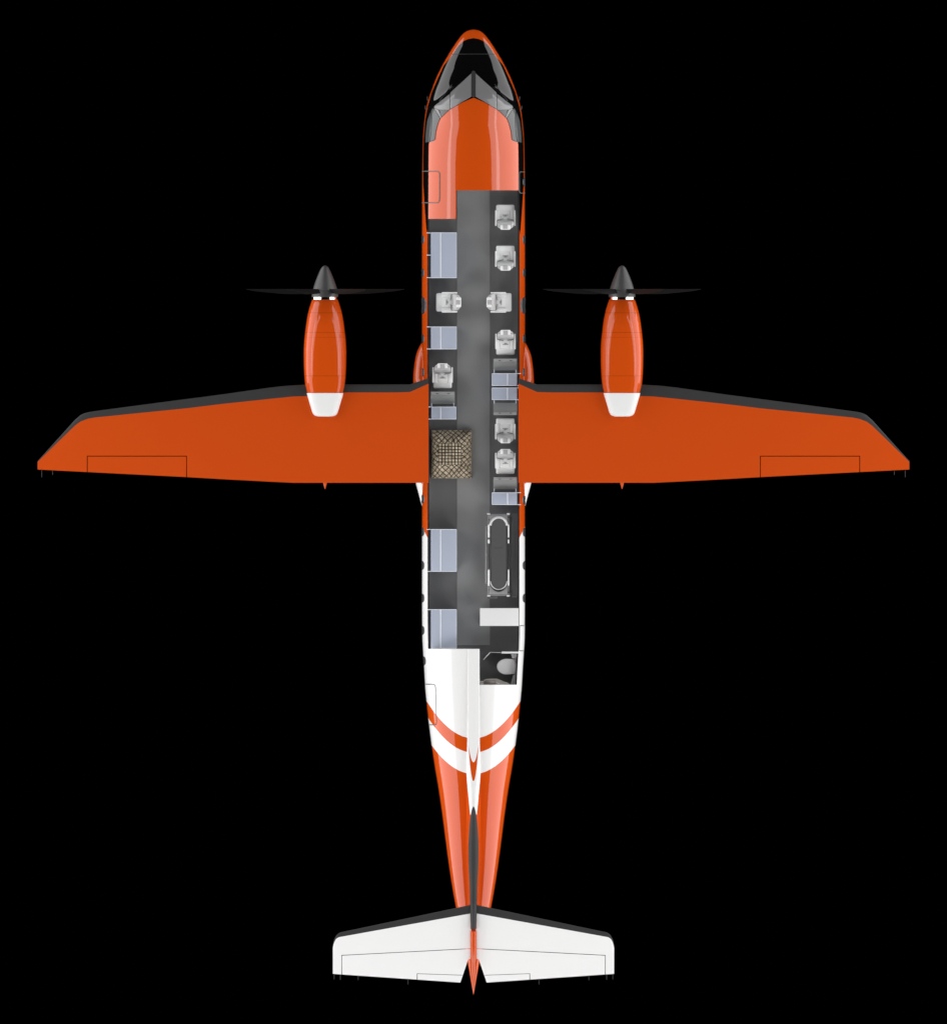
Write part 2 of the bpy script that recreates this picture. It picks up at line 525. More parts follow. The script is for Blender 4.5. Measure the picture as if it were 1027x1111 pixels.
# --- flight-deck glazing: panes that lie on the skin
def skin_patch(name, poly, mat, parent, off=.03, mirror=False, cuts=5):
    bm = bmesh.new()
    pts = [(2*CX-x, y) for x, y in poly][::-1] if mirror else poly
    f = bm.faces.new([bm.verts.new((X(x), Y(y), 0)) for x, y in pts])
    bmesh.ops.triangulate(bm, faces=[f])
    for _ in range(5):
        bmesh.ops.subdivide_edges(bm, edges=[e for e in bm.edges if e.calc_length() > .045], cuts=1, use_grid_fill=True)
        bmesh.ops.triangulate(bm, faces=[f for f in bm.faces if len(f.verts) > 3])
    for q in bm.verts: q.co.z = skin_z(q.co.x/S+CX, CY-q.co.y/S)+off
    bmesh.ops.recalc_face_normals(bm, faces=bm.faces)
    if sum(f.normal.z for f in bm.faces) < 0: bmesh.ops.reverse_faces(bm, faces=bm.faces)
    o = link(name, mesh_of(name, bm), mat, parent)
    sdd = o.modifiers.new('thick', 'SOLIDIFY'); sdd.thickness = .055; sdd.offset = -1
    e = o.modifiers.new('split', 'EDGE_SPLIT'); e.split_angle = R_(45)
    return o
def zp(pts, ox=440., oy=20., k=6.847): return [(ox+a/k, oy+b/k) for a, b in pts]
for mir in (False, True):
    skin_patch('windshield_pane', zp([(488, 408), (488, 577), (330, 672), (330, 560), (335, 548)]), 'glass', plane, mirror=mir)
    o = skin_patch('windshield_pane', zp([(326, 562), (326, 674), (318, 679), (245, 676), (210, 662), (216, 648)]), 'glass', plane, mirror=mir)
    skin_patch('side_pane', zp([(252, 681), (316, 683), (300, 697), (270, 728), (262, 733)]), 'glass2', plane, mirror=mir)
    skin_patch('side_pane', zp([(200, 668), (222, 690), (254, 742), (238, 780), (222, 840), (216, 900), (182, 912), (192, 840), (196, 740), (188, 690)]), 'glass2', plane, mirror=mir)
    skin_patch('side_pane', zp([(184, 696), (192, 740), (188, 840), (177, 914), (146, 922), (148, 860), (160, 760)]), 'glass2', plane, off=.034, mirror=mir)
    skin_patch('window_post', zp([(212, 668), (243, 681), (264, 733), (256, 738), (226, 690)]), 'glass', plane, off=.045, mirror=mir)
    # dark frame behind the wiper
    bm = bmesh.new()
    sx = -1 if mir else 1
    q = []
    for t in range(9):
        px = 440+(345-95*t/8)/6.847; py = 20+(490+125*t/8)/6.847
        if mir: px = 2*CX-px
        q.append((X(px), Y(py), skin_z(px, py)+.04))
    add_tube(bm, q, .014)
    obj('windshield_wiper', bm, 'seal', plane)
    # pitot probe
    for py, L in ((109, .05), (119, .06)):
        bm = bmesh.new()
        p = surf(py, -sx*1.35); n = skin_n(py, -sx*1.35)
        add_tube(bm, [p-n*.02, p+n*L*.6, p+n*L*.8+Vector((0, .05, 0)), p+n*L*.8+Vector((0, .12, 0))], .01)
        obj('pitot_probe', bm, 'seam', plane)
skin_patch('windshield_post', zp([(488, 398), (503, 386), (518, 398), (518, 575), (503, 582), (488, 575)]), 'seal', plane, off=.042)

# ------------------------------------------------------------------ generic lifting surface
def naca(c):
    c = max(0, min(1, c))
    return 5*(.2969*math.sqrt(c)-.126*c-.3516*c*c+.2843*c**3-.1036*c**4)
def lift_grid(us, cols, ztop, zbot, keep, sx):
    """closed solid over the kept cells of a (span u, chord v) grid"""
    bm = bmesh.new()
    G = [[cols(u)[j] for j in range(len(cols(us[0])))] for u in us]
    nu, nv = len(us), len(G[0])
    T = {}; B = {}
    def vt(d, f, i, j):
        if (i, j) not in d: d[(i, j)] = bm.verts.new((sx*us[i]*S, Y(G[i][j]), f(us[i], G[i][j])))
        return d[(i, j)]
    K = {(i, j) for i in range(nu-1) for j in range(nv-1) if keep((us[i]+us[i+1])/2, j)}
    for i, j in K:
        q = ((i, j), (i+1, j), (i+1, j+1), (i, j+1))
        bm.faces.new([vt(T, ztop, *a) for a in q]); bm.faces.new([vt(B, zbot, *a) for a in q[::-1]])
        for a, b, nb in (((i, j), (i+1, j), (i, j-1)), ((i+1, j), (i+1, j+1), (i+1, j)),
                         ((i+1, j+1), (i, j+1), (i, j+1)), ((i, j+1), (i, j), (i-1, j))):
            if nb not in K:
                p = [ztop(us[k[0]], G[k[0]][k[1]]) for k in (a, b)]; r = [zbot(us[k[0]], G[k[0]][k[1]]) for k in (a, b)]
                P = [(sx*us[k[0]]*S, Y(G[k[0]][k[1]])) for k in (a, b)]
                ring = [(*P[0], p[0]), (*P[1], p[1]), (*P[1], r[1]), (*P[0], r[0])]
                fc = bm.faces.new([bm.verts.new(c) for c in ring])
                if us[a[0]] == us[b[0]] == us[0] and us[0] > 40: fc.material_index = 1     # cut end at the cabin, pale to bounce neutral light
    bmesh.ops.remove_doubles(bm, verts=bm.verts, dist=1e-6) if False else None
    return bm
def surface_obj(name, bm, mat, parent):
    """orient: upper faces up, lower down, walls outwards"""
    bm.normal_update()
    me = mesh_of(name, bm)
    o = link(name, me, mat, parent)
    e = o.modifiers.new('split', 'EDGE_SPLIT'); e.split_angle = R_(50)
    return o

# --- wings
W_LE = lin([(48.7, 410.4), (69, 417), (139, 417), (182, 417.3), (195, 418), (207, 418.9), (220, 420.4), (273.5, 428), (311, 432.9),
            (363, 439.7), (410.7, 446.1), (417, 447.1), (422, 448.5), (426, 450.5), (432, 455.7), (448, 473.5), (472.4, 500.3)])
W_BT = lin([(48.7, 416.3), (70, 425.8), (139, 425.8), (160, 427.5), (182, 429.8), (195, 430.2), (220, 432.7), (273.5, 438.4), (311, 443),
            (410.7, 453.0), (418, 454.4), (425.7, 457.2), (432, 461.8), (448, 477.3), (472.4, 501.2)])
W_TE = lin([(48.7, 523.8), (195, 523.8), (215, 522.9), (273.5, 519.8), (311, 517.6), (472.4, 509.4)])
AIL0, AIL1, HINGE = 311, 418.6, 494.9
g = .42
def w_hinge(u): return max(W_BT(u)+(W_TE(u)-W_BT(u))*.45, HINGE) if u > AIL1+5 else HINGE
def w_cols(u):
    le, bt, te, h = W_LE(u), W_BT(u), W_TE(u), w_hinge(u)
    gg = min(g, (te-h)*.2)
    r = [le+(bt-le)*t for t in (0, .05, .18, .42, .7, 1)]
    r += [bt+(h-gg-bt)*t/7 for t in range(1, 8)]
    r += [h+gg, (h+gg+te)/2, te]
    return r
def w_chord(u): return (W_TE(u)-W_LE(u))*S
W_Z0 = lin([(48, 1.60), (472.4, 1.66)])
def w_t(u, v):
    c = (v-W_LE(u))/(W_TE(u)-W_LE(u))
    return w_chord(u)*(.155-.03*u/472)*naca(c)*.5*2*.5+.004
def w_top(u, v): return W_Z0(u)+w_t(u, v)*1.0
def w_bot(u, v): return W_Z0(u)-w_t(u, v)
us = [48.7, 55, 62, 69, 85, 100, 120, 139, 160, 182, 195, 207, 220, 240, 260, 273.5, 290, AIL0-g, AIL0+g, 330, 345, 363, 380, 395, 405, 410.7,
      414, 417, AIL1-g, AIL1+g, 422, 426, 429, 432, 440, 448, 456, 464, 469, 472.4]
us = sorted(set(us))
def in_ail(u): return AIL0+g-.01 < u < AIL1-g+.01
def ail_zone(u): return AIL0-g-.01 < u < AIL1+g+.01
NB = 5
def keep_boot(u, j): return j < NB
def keep_main(u, j): return j >= NB and not (ail_zone(u) and j >= 12)
def keep_ail(u, j): return in_ail(u) and j >= 13
PROP_Z = 1.22
for sx in (-1, 1):
    w = surface_obj('wing', lift_grid(us, w_cols, w_top, w_bot, keep_main, sx), ['wing', 'lining'], plane)
    surface_obj('deicing_boot', lift_grid(us, w_cols, w_top, w_bot, keep_boot, sx), ['boot', 'lining'], w)
    surface_obj('aileron', lift_grid(us, w_cols, w_top, w_bot, keep_ail, sx), 'wing', w)
    for u, L in ((467.9, 8.2), (456.1, 5)):
        bm = bmesh.new(); te = W_TE(u)
        add_tube(bm, [(sx*u*S, Y(te-.5), w_top(u, te)), (sx*u*S, Y(te+L), w_top(u, te)+.01)], .008, 6)
        obj('static_wick', bm, 'tube', w)

# --- engine nacelles
def sup(hw, zt, zb, n, y, x0, p=2.6):
    r = []
    zc, hh = (zt+zb)/2, (zt-zb)/2
    for k in range(n):
        a = k*2*math.pi/n
        c, s = math.cos(a), math.sin(a)
        f = (abs(c)**p+abs(s)**p)**(-1/p)
        r.append(Vector((x0+hw*s*f, y, zc+hh*c*f)))
    return r
N_HW = pchip([(325, 13.9), (332, 16.3), (340, 18.5), (350, 20.3), (361, 21.7), (371, 22.7), (383, 23.2), (393, 23.1), (405, 22.7), (418, 21.6), (426.5, 19.8)])
N_T = pchip([(325, 1.66), (333, 1.86), (342, 2.0), (352, 2.08), (365, 2.115), (383, 2.13), (405, 2.135), (426.5, 2.1)])
N_B = pchip([(325, .80), (340, .6), (361, .42), (383, .34), (426.5, .34)])
N_P = pchip([(325, 2.1), (345, 2.6), (383, 3.3), (426.5, 3.8)])
for sx in (-1, 1):
    nx = sx*160.9*S
    bm = bmesh.new()
    vl = [325+i*(426.5-325)/34 for i in range(35)]
    loft(bm, [sup(N_HW(s)*S, N_T(s), N_B(s), 72, Y(s), nx, N_P(s)) for s in vl])
    nac = obj('engine_nacelle', bm, 'nacelle', plane, split=60)
    # white tail fairing on top of the wing
    bm = bmesh.new()
    rr = []
    for s, hw, zt, p in ((426.5, 19.85, 2.105, 3.6), (428, 19.5, 2.10, 3.8), (436, 17.2, 2.07, 4.2), (447.0, 14.0, 2.02, 4.5), (449.5, 12.8, 2.0, 4.5),
                         (451.0, 11.0, 1.985, 4), (451.9, 8.0, 1.96, 4)):
        rr.append(sup(hw*S, zt, 1.2, 72, Y(s), nx, p))
    loft(bm, rr)
    obj('tail_fairing', bm, 'fairing_white', nac, split=50)
    # lower boat-tail under the wing
    bm = bmesh.new()
    loft(bm, [sup(hw*S, zt, zb, 40, Y(s), nx, 2.4) for s, hw, zt, zb in ((426.5, 19, 1.5, .36), (445, 18, 1.5, .45), (480, 12, 1.55, .8), (510, 5.2, 1.6, 1.2), (524, 2.1, 1.62, 1.45), (530.5, .3, 1.6, 1.56))])
    obj('boat_tail', bm, 'nacelle', nac, split=60)
    # polished ring
    bm = bmesh.new()
    loft(bm, [sup(hw*S, PROP_Z+hw*S*1.0, PROP_Z-hw*S, 64, Y(s), nx, 2) for s, hw in ((325.3, 13.9), (322.0, 13.7))])
    obj('intake_ring', bm, 'chrome', nac, split=50)
    # propeller: spinner and six blades
    bm = bmesh.new()
    prof = [(288, .1), (288.4, 1.6), (289.2, 2.8), (291.2, 4.4), (294.5, 6.0), (298, 7.5), (302.5, 9.35), (307, 11.0), (311, 12.3), (314.0, 13.1), (314.4, 13.2), (314.6, 13.0), (315.0, 13.0), (315.2, 13.4), (318.5, 14.05), (321.6, 14.5), (322.2, 14.4)]
    loft(bm, [sup(r*S, PROP_Z+r*S, PROP_Z-r*S, 64, Y(s), nx, 2) for s, r in prof])
    spin = obj('spinner', bm, 'spinner', nac, split=60)
    for kb in range(6):
        an = kb*math.pi/3
        bm = bmesh.new()
        rr = []
        for i in range(15):
            f = i/14
            r = .33+(2.58-.33)*f
            ch = (.16+.16*math.sin(min(1, f*1.6)*math.pi/2))*(1 if f < .85 else 1-.75*((f-.85)/.15)**2)
            tw = R_(58-50*f**.8)
            th_ = .05*(1-f)+.008
            yc = Y(313.4)-.5*ch*math.sin(tw)-.004
            ring = []
            for k in range(12):
                a = k*2*math.pi/12
                cx_, cz_ = math.cos(a)*ch/2, math.sin(a)*th_/2
                # chord axis: tangential*cos(tw) + y*sin(tw)
                tang = cx_*math.cos(tw)-cz_*math.sin(tw)
                yy = cx_*math.sin(tw)+cz_*math.cos(tw)
                ring.append(Vector((nx+r*math.cos(an)-tang*math.sin(an), yc+yy, PROP_Z+r*math.sin(an)+tang*math.cos(an))))
            rr.append(ring)
        loft(bm, rr)
        obj('propeller_blade', bm, 'blade', nac, split=70)

# --- wing-body fairings
F_U = pchip([(371, 55.6), (374, 57.6), (378, 59.6), (385, 62.2), (395, 64), (405, 65), (415, 65.4), (470, 65.8), (510, 64.6), (523, 62.8), (535, 59.7), (545, 57.1), (551, 55.3)])
F_Z = pchip([(371, -.35), (412, -.35), (440, .25), (500, .25), (521, -.35), (551, -.4)])
F_H = pchip([(371, .3), (378, .4), (390, .5), (412, .56), (440, 1.2), (500, 1.2), (521, .56), (551, .3)])
for sx in (-1, 1):
    bm = bmesh.new(); rr = []
    for i in range(61):
        s = 371+180*i/60
        ring = []
        for k in range(33):
            a = -math.pi/2+math.pi*k/32
            p = 2.0
            ring.append(Vector((sx*(48.8+(F_U(s)-48.8)*max(0, math.cos(a)))*S, Y(s), F_Z(s)+F_H(s)*math.sin(a))))
        rr.append(ring)
    loft(bm, rr)
    for f in bm.faces:
        if all(abs(abs(q.co.x)-48.8*S) < 1e-4 for q in f.verts): f.material_index = 1
    obj('wing_root_fairing', bm, ['fairing', 'lining'], plane, split=60)

# --- fin, fin boot, rudder
C_Z = pchip([(700, 1.69), (760, 1.73), (800, 1.80), (830, 1.92), (855, 2.1), (875, 2.4), (965, 4.55), (976, 4.9), (982, 5.14), (989, 5.25), (996, 5.28), (1010, 5.30), (1040, 5.28)])
C_W = pchip([(700, 6.3), (800, 6.6), (840, 7.3), (862, 6.2), (884, 4.6), (900, 5.4), (920, 6.0), (940, 5.8), (960, 4.8), (985, 4.2), (1008, 3.5), (1040, 3.4)])
B_W = lin([(700, 6.5), (800, 7.0), (840, 8.2), (862, 8.2), (884, 8.0), (920, 8.6), (960, 7.8), (985, 6.6), (1008, 5.6), (1040, 4.6)])
def crest(s, f):
    """f in -1..1 over the crest width"""
    w = C_W(s)*S
    d = min(C_Z(s)-1.62, .03+.22*max(0, min(1, (s-800)/90)))
    return Vector((w*f, Y(s), C_Z(s)-d*(1-math.sqrt(max(0, 1-abs(f)**2.0)))))
bm = bmesh.new(); rr = []
sl = [704.0]+[708+4*i for i in range(80)]
sl = [s for s in sl if s <= 1010]
for s in sl:
    zb = skin_z(CX+B_W(s), s)-.05
    ring = [Vector((-B_W(s)*S, Y(s), zb))]
    e = crest(s, -1)
    for t in (.3, .6, .85): 
        q = ring[0].lerp(e, t); q.x = -S*(B_W(s)+(C_W(s)-B_W(s))*t**.5); ring.append(q)
    for k in range(21): ring.append(crest(s, math.sin(math.pi/2*(-1+2*k/20))))
    e2 = crest(s, 1); b2 = Vector((B_W(s)*S, Y(s), zb))
    for t in (.85, .6, .3):
        q = b2.lerp(e2, t); q.x = S*(B_W(s)+(C_W(s)-B_W(s))*t**.5); ring.append(q)
    ring.append(b2)
    rr.append(ring)
loft(bm, rr)
fin = obj('vertical_fin', bm, 'fin', plane, split=55)
FB_W = pchip([(875, .15), (876.5, 1.1), (879, 2.0), (884, 3.1), (900, 4.6), (920, 5.5), (940, 5.2), (960, 4.2), (985, 3.7), (1000, 3.4), (1008, 3.0)])
bm = bmesh.new(); rr = []
for s in [875, 876.5, 878, 880, 884, 890]+[895+5*i for i in range(23)]+[1008]:
    f = min(.97, FB_W(s)/C_W(s))
    top_ = [crest(s, f*math.sin(math.pi/2*(-1+2*k/14)))+Vector((0, .0, .016)) for k in range(15)]
    bot_ = [p-Vector((0, 0, .03)) for p in top_[::-1]]
    rr.append(top_+bot_)
loft(bm, rr)
obj('deicing_boot', bm, 'boot', fin, split=50)
bm = bmesh.new()
add_tube(bm, [crest(s, 0)+Vector((0, 0, .014)) for s in [878+5*i for i in range(27)]], .008, 6)
obj('boot_seam', bm, 'seal', fin)
R_W = lin([(1010.6, 3.6), (1040, 3.5), (1055, 2.5), (1074, .25)])
bm = bmesh.new(); rr = []
for s in [1010.6, 1020, 1030, 1040, 1048, 1055, 1065, 1074]:
    zt = lin([(1010, 5.27), (1040, 5.24), (1074, 4.9)])(s); w = R_W(s)*S; zb = 1.1+max(0, (s-1040))*.01
    ring = [Vector((-w*1.25, Y(s), zb)), Vector((-w*1.12, Y(s), 3.2))]
    for k in range(9):
        a = math.pi*k/8; ring.append(Vector((-w*math.cos(a), Y(s), zt-w*1.6+w*1.6*math.sin(a))))
    ring += [Vector((w*1.12, Y(s), 3.2)), Vector((w*1.25, Y(s), zb))]
    rr.append(ring)
loft(bm, rr)
obj('rudder', bm, 'nacelle', fin, split=55)

# --- tailplane
H_LE = lin([(2.6, 981.6), (144.4, 1011.6), (147, 1013.2), (149, 1015.6), (150.7, 1019), (151.8, 1023), (152.4, 1027.5)])
H_BT = lin([(2.6, 991), (146.4, 1016.9), (149, 1018.8), (150.7, 1022), (151.8, 1025.4), (152.4, 1028.6)])
H_TE = lin([(2.6, 1040.3), (5.6, 1040.5), (14.3, 1066), (152.4, 1056.6)])
EH = lin([(2.6, 1029.2), (142.8, 1036.5), (152.4, 1037)])
TB = lin([(2.6, 1058.2), (11.6, 1058.1), (61, 1056.4), (152.4, 1054)])
gh = .33
def h_cols(u):
    le, bt, te, h = H_LE(u), H_BT(u), H_TE(u), EH(u)
    tb = min(TB(u), te-.05)
    gg = min(gh, (te-tb)*.4)
    r = [le+(bt-le)*t for t in (0, .06, .2, .5, 1)]
    r += [bt+(h-min(gh, (te-h)*.1)-bt)*t/4 for t in range(1, 5)]
    gv_ = min(gh, (te-h)*.1)
    r += [h+gv_, (h+tb)/2, tb-gg*.8, tb+gg*.8, te]
    return r
def h_t(u, v):
    te = max(H_TE(u), 1057)
    c = (v-H_LE(u))/(te-H_LE(u))
    return (te-H_LE(u))*S*.11*naca(c)*.5+.004
HZ = 5.06
def h_top(u, v): return HZ+h_t(u, v)
def h_bot(u, v): return HZ-h_t(u, v)
E0, E1 = 142.8, 61
hus = sorted([2.6, 5.6, 7, 8, 9, 10, 10.8, 11.6, 12.4, 13.3, 14.3, 20, 30, 45, E1-gh, E1+gh, 75, 90, 110, 125, E0-gh, E0+gh, 144.4, 146, 147.5, 149, 150, 150.7, 151.3, 151.8, 152.4])
def hb(u, j): return j < 4
def hm(u, j): return 4 <= j and not (u < E0+gh and j >= 8)
def he(u, j): return u < E0-gh and 9 <= j and not (u < E1+gh and j >= 11)
def ht(u, j): return 11 < u < E1-gh and j >= 12
for sx in (-1, 1):
    t = surface_obj('tailplane', lift_grid(hus, h_cols, h_top, h_bot, hm, sx), 'white', plane)
    surface_obj('deicing_boot', lift_grid(hus, h_cols, h_top, h_bot, hb, sx), 'boot', t)
    surface_obj('elevator', lift_grid(hus, h_cols, h_top, h_bot, he, sx), 'white', t)
    surface_obj('trim_tab', lift_grid(hus, h_cols, h_top, h_bot, ht, sx), 'white', t)
    for u, L in ((151, 6), (144.3, 6), (125, 5), (71, 6)):
        bm = bmesh.new(); te = H_TE(u)
        add_tube(bm, [(sx*u*S, Y(te-.5), HZ), (sx*u*S, Y(te+L), HZ+.01)], .008, 6)
        obj('static_wick', bm, 'tube', t)

# ================================================================== CABIN FITTINGS
# --- crew seats (built facing +y, back at -y)
seat_labels = []
def make_seat():
    r = thing('crew_seat', (0, 0, FZ), '', 'seat', 'grey crew seats in the cabin', local=True)
    bm = bmesh.new()
    add_box(bm, -.17, .17, -.2, .2, .012, .06, .01); add_box(bm, -.1, .1, -.12, .12, .055, .3, .01)
    obj('pedestal', bm, 'seatbase', r)
    bm = bmesh.new()
    add_box(bm, -.300, .300, -.20, .405, .29, .46, .055, 4)
    o = obj('seat_cushion', bm, 'seat', r)
    bm = bmesh.new()   # raised side bolsters and front roll
    for s in (-1, 1):
        add_box(bm, s*.225-.06, s*.225+.06, -.13, .24, .40, .485, .035, 3)
    add_box(bm, -.16, .16, -.09, .20, .44, .478, .016, 2)
    obj('cushion_panel', bm, 'seat', o)
    # reclined backrest, with rounded shoulders when seen from above
    bm = bmesh.new()
    rr = []
    for z, yf, yr, hw in ((.40, -.10, -.20, .262), (.46, -.105, -.235, .272), (.6, -.125, -.29, .278), (.78, -.15, -.345, .278), (.92, -.175, -.385, .272), (.98, -.195, -.40, .262), (1.02, -.225, -.395, .24), (1.035, -.25, -.375, .20)):
        ring = []
        yc, hd = (yf+yr)/2, (yf-yr)/2
        for k in range(48):
            a = k*2*math.pi/48
            c, q = math.cos(a), math.sin(a)
            f = (abs(c)**3.6+abs(q)**3.6)**(-1/3.6)
            x = hw*c*f; y = yc+hd*q*f
            e = abs(x)/.28
            if q < 0: y += .075*e**2.6            # shoulders swept forward
            else: y += .045*e**2-.012             # wrap-round bolsters
            ring.append(Vector((x, y, z)))
        rr.append(ring)
    loft(bm, rr)
    obj('backrest', bm, 'seat_grey', r)
    bm = bmesh.new()
    add_box(bm, -.165, .165, -.408, -.25, .95, 1.09, .035, 4)
    h = obj('headrest', bm, 'headshell', r)
    bm = bmesh.new(); add_box(bm, -.078, .078, -.385, -.235, .955, 1.10, .02, 3)
    obj('headrest_pad', bm, 'headpad', h)
    for s in (-1, 1):
        bm = bmesh.new()
        add_box(bm, s*.308-.024, s*.308+.024, -.285, .225, .60, .655, .018, 3)
        a = obj('armrest', bm, 'seat', r)
        bm = bmesh.new(); add_box(bm, s*.308-.012, s*.308+.012, -.22, -.1, .35, .605, .006)
        add_box(bm, s*.29-.03, s*.29+.03, -.21, -.11, .33, .36, .005)
        obj('armrest_bracket', bm, 'seatbase', a)
    bm = bmesh.new()
    add_box(bm, -.042, .042, .02, .085, .475, .505, .012)
    for s in (-1, 1):
        add_box(bm, s*.062-.03, s*.062+.03, .058, .082, .474, .498, .008)
        add_tube(bm, [(s*.06, -.055, .50), (s*.14, -.075, .50), (s*.22, -.085, .49), (s*.265, -.10, .46)], .016, 6)  # grey belt-like arcs stand in for the shadow in the crease
    obj('buckle_crease_shade', bm, 'buckle', r)
    return r
seat0 = make_seat()
def copy_tree(o, parent=None):
    c = o.copy(); COL.objects.link(c)
    if parent: c.parent = parent
    for k in list(o.children): copy_tree(k, c)
    return c
seats = [
    (548, 235.6, 0, 'grey crew seat foremost of all, just behind the orange cockpit roof'),
    (548, 280, 0, 'grey crew seat beside the long three-rail cabinet, second behind the cockpit roof'),
    (486.5, 328, 90, 'grey crew seat turned outward to the wall between two pale blue cabinets'),
    (541.3, 328, -90, 'grey crew seat turned outward, alone on the side without cabinets'),
    (548.2, 371.5, 180, 'grey crew seat facing the forward desk of the back-to-back workstations'),
    (480, 407.8, 180, 'grey crew seat facing the lone workstation ahead of the netted cargo'),
    (548, 467.3, 0, 'grey crew seat facing the aft desk of the back-to-back workstations'),
    (548, 500.7, 180, 'grey crew seat facing the desk ahead of the stretcher'),
]
for i, (px, py, rz, lab) in enumerate(seats):
    o = seat0 if i == 0 else copy_tree(seat0)
    o.location = (X(px), Y(py), FZ+.001); o.rotation_euler = (0, 0, R_(rz)); o['label'] = lab
    if px > 495 and px < 545: o.location.z = FZ+.013

# --- pale blue cabinets along the left wall
def cabinet_parts(r, wall, px0, px1, py0, py1, div, ztop, rails, back=None):
    """wall = -1 left / +1 right"""
    bm = bmesh.new(); pbox(bm, px0, px1, py0, py1, FZ+.001, ztop, .012)
    body = obj('cabinet_body', bm, 'cab', r)
    bm = bmesh.new(); pbox(bm, div-.55, div+.55, py0+.2, py1-.2, ztop-.02, ztop+.012, .006)
    obj('divider_strip', bm, 'cabtrim', body)
    bm = bmesh.new()
    for a in (py0+.4, py1-.4): pbox(bm, px0+.3, px1-.3, a-.3, a+.3, ztop-.015, ztop+.006, .003)
    ax = px1 if wall < 0 else px0
    pbox(bm, ax-.35, ax+.1, py0+.2, py1-.2, ztop-.05, ztop+.004, .003)
    obj('edge_trim', bm, 'cabtrim', body)
    wx = (px0-4.6, px0) if wall < 0 else (px1, px1+4.2)
    bm = bmesh.new(); pbox(bm, wx[0]+1.2, wx[1]-.02, py0+1, py1-1, FZ+.02, ztop-.2, .004) if wall < 0 else pbox(bm, wx[0]+.02, wx[1]-1.2, py0+1, py1-1, FZ+.02, ztop-.2, .004)
    obj('dark_gap_fill', bm, 'dark', r)  # added dark block in place of the dark gap to the wall
    for a in rails:
        bm = bmesh.new(); pbox(bm, wx[0], wx[1], a-.4, a+.4, ztop-.05, ztop-.02, .004)
        obj('wall_rail', bm, 'cabtrim', r)
CZ = .46+DZ
for (a, b, rails, lab) in (
    (252.2, 301.7, (252.7, 276.8, 301.2), 'long pale blue cabinet with three wall rails, next to the cockpit roof'),
    (354.3, 379.0, (354.6, 378.6), 'short square pale blue cabinet, smallest of the four without a desk'),
    (574.0, 620.3, (574.4, 619.9), 'pale blue cabinet across the aisle from the stretcher'),
    (661.0, 703.8, (661.4,), 'pale blue cabinet against the white rear roof, opposite the white galley cabinet')):
    r = thing('equipment_cabinet', (X(481), Y((a+b)/2), FZ), lab, 'cabinet', 'pale blue cabinets along the cabin wall')
    cabinet_parts(r, -1, 467.4, 495.2, a, b, 477.9, CZ, rails)

# --- workstations: equipment rack with a desk
def workstation(wall, px0, px1, r0, r1, d0, d1, div, lab):
    r = thing('operator_workstation', (X((px0+px1)/2), Y((r0+r1)/2), FZ), lab, 'workstation', 'workstations of blue rack and grey desk')
    cabinet_parts(r, wall, px0, px1, r0, r1, div, CZ, (r0+.3, r1-.3))
    fwd = d0 < r0           # desk lies towards the nose
    near, far = (d1, d0) if fwd else (d0, d1)     # near = the rack side
    sgn = -1 if fwd else 1
    x0, x1 = (px0-.6, px1-1.6) if wall < 0 else (px0+1.3, px1)
    # desk: a top that slopes down to the rack plus a keyboard ledge along the free edge
    bm = bmesh.new()
    vs = []
    zn, zk, zf = .16+DZ, .25+DZ, .26+DZ
    L = abs(far-near)
    for x in (x0, x1):
        vs.append([bm.verts.new((X(x), Y(near+sgn*L*f), z)) for f, z in ((0, zn), (.55, zn+.05), (.72, zk), (1, zf), (1, zf-.05), (0, zn-.05))])
    for k in range(6): bm.faces.new((vs[0][k], vs[0][(k+1) % 6], vs[1][(k+1) % 6], vs[1][k]))
    bm.faces.new(vs[0]); bm.faces.new(vs[1][::-1])
    d = obj('desk_top', bm, 'desk', r, smooth=False)
    bm = bmesh.new(); a, b = sorted((near+sgn*L*.74, near+sgn*L*.98)); pbox(bm, x0+.8, x1-.8, a, b, zk-.02, zf+.012, .006)
    obj('keyboard_ledge', bm, 'deskbar', d)
    bm = bmesh.new(); m = near+sgn*L*.83
    for c in (x0+(x1-x0)*.27, x0+(x1-x0)*.74): pbox(bm, c-1.3, c+1.3, m-.3, m+.3, zf, zf+.02, .003)
    obj('key_strip', bm, 'dark', d)
    rk = r0 if fwd else r1
    for c in (x0+.9, x1-1.1):
        bm = bmesh.new(); a, b = sorted((rk-sgn*.3, near+sgn*.6)); pbox(bm, c-.42, c+.42, a, b, zn+.06, zn+.10, .005)
        obj('support_arm', bm, 'cabtrim', r)
    for c in (x0+1.2, x1-1.2):
        bm = bmesh.new(); m = near+sgn*L*.8; pbox(bm, c-.5, c+.5, m-.5, m+.5, FZ+.001, zn, .004)
        obj('desk_leg', bm, 'seatbase', r)
workstation(1, 533.7, 560.6, 405.0, 418.7, 389.0, 401.8, 550.4, 'workstation whose desk faces the nose, forward half of the back-to-back pair')
workstation(1, 533.7, 560.6, 420.5, 434.0, 437.0, 450.5, 550.4, 'workstation whose desk faces the tail, rear half of the back-to-back pair')
workstation(-1, 467.8, 494.8, 441.2, 455.0, 424.8, 438.2, 477.8, 'lone workstation of blue rack and grey desk ahead of the netted cargo')
workstation(1, 533.7, 560.6, 534.2, 547.8, 517.6, 530.8, 550.4, 'workstation of blue rack and grey desk directly ahead of the stretcher')

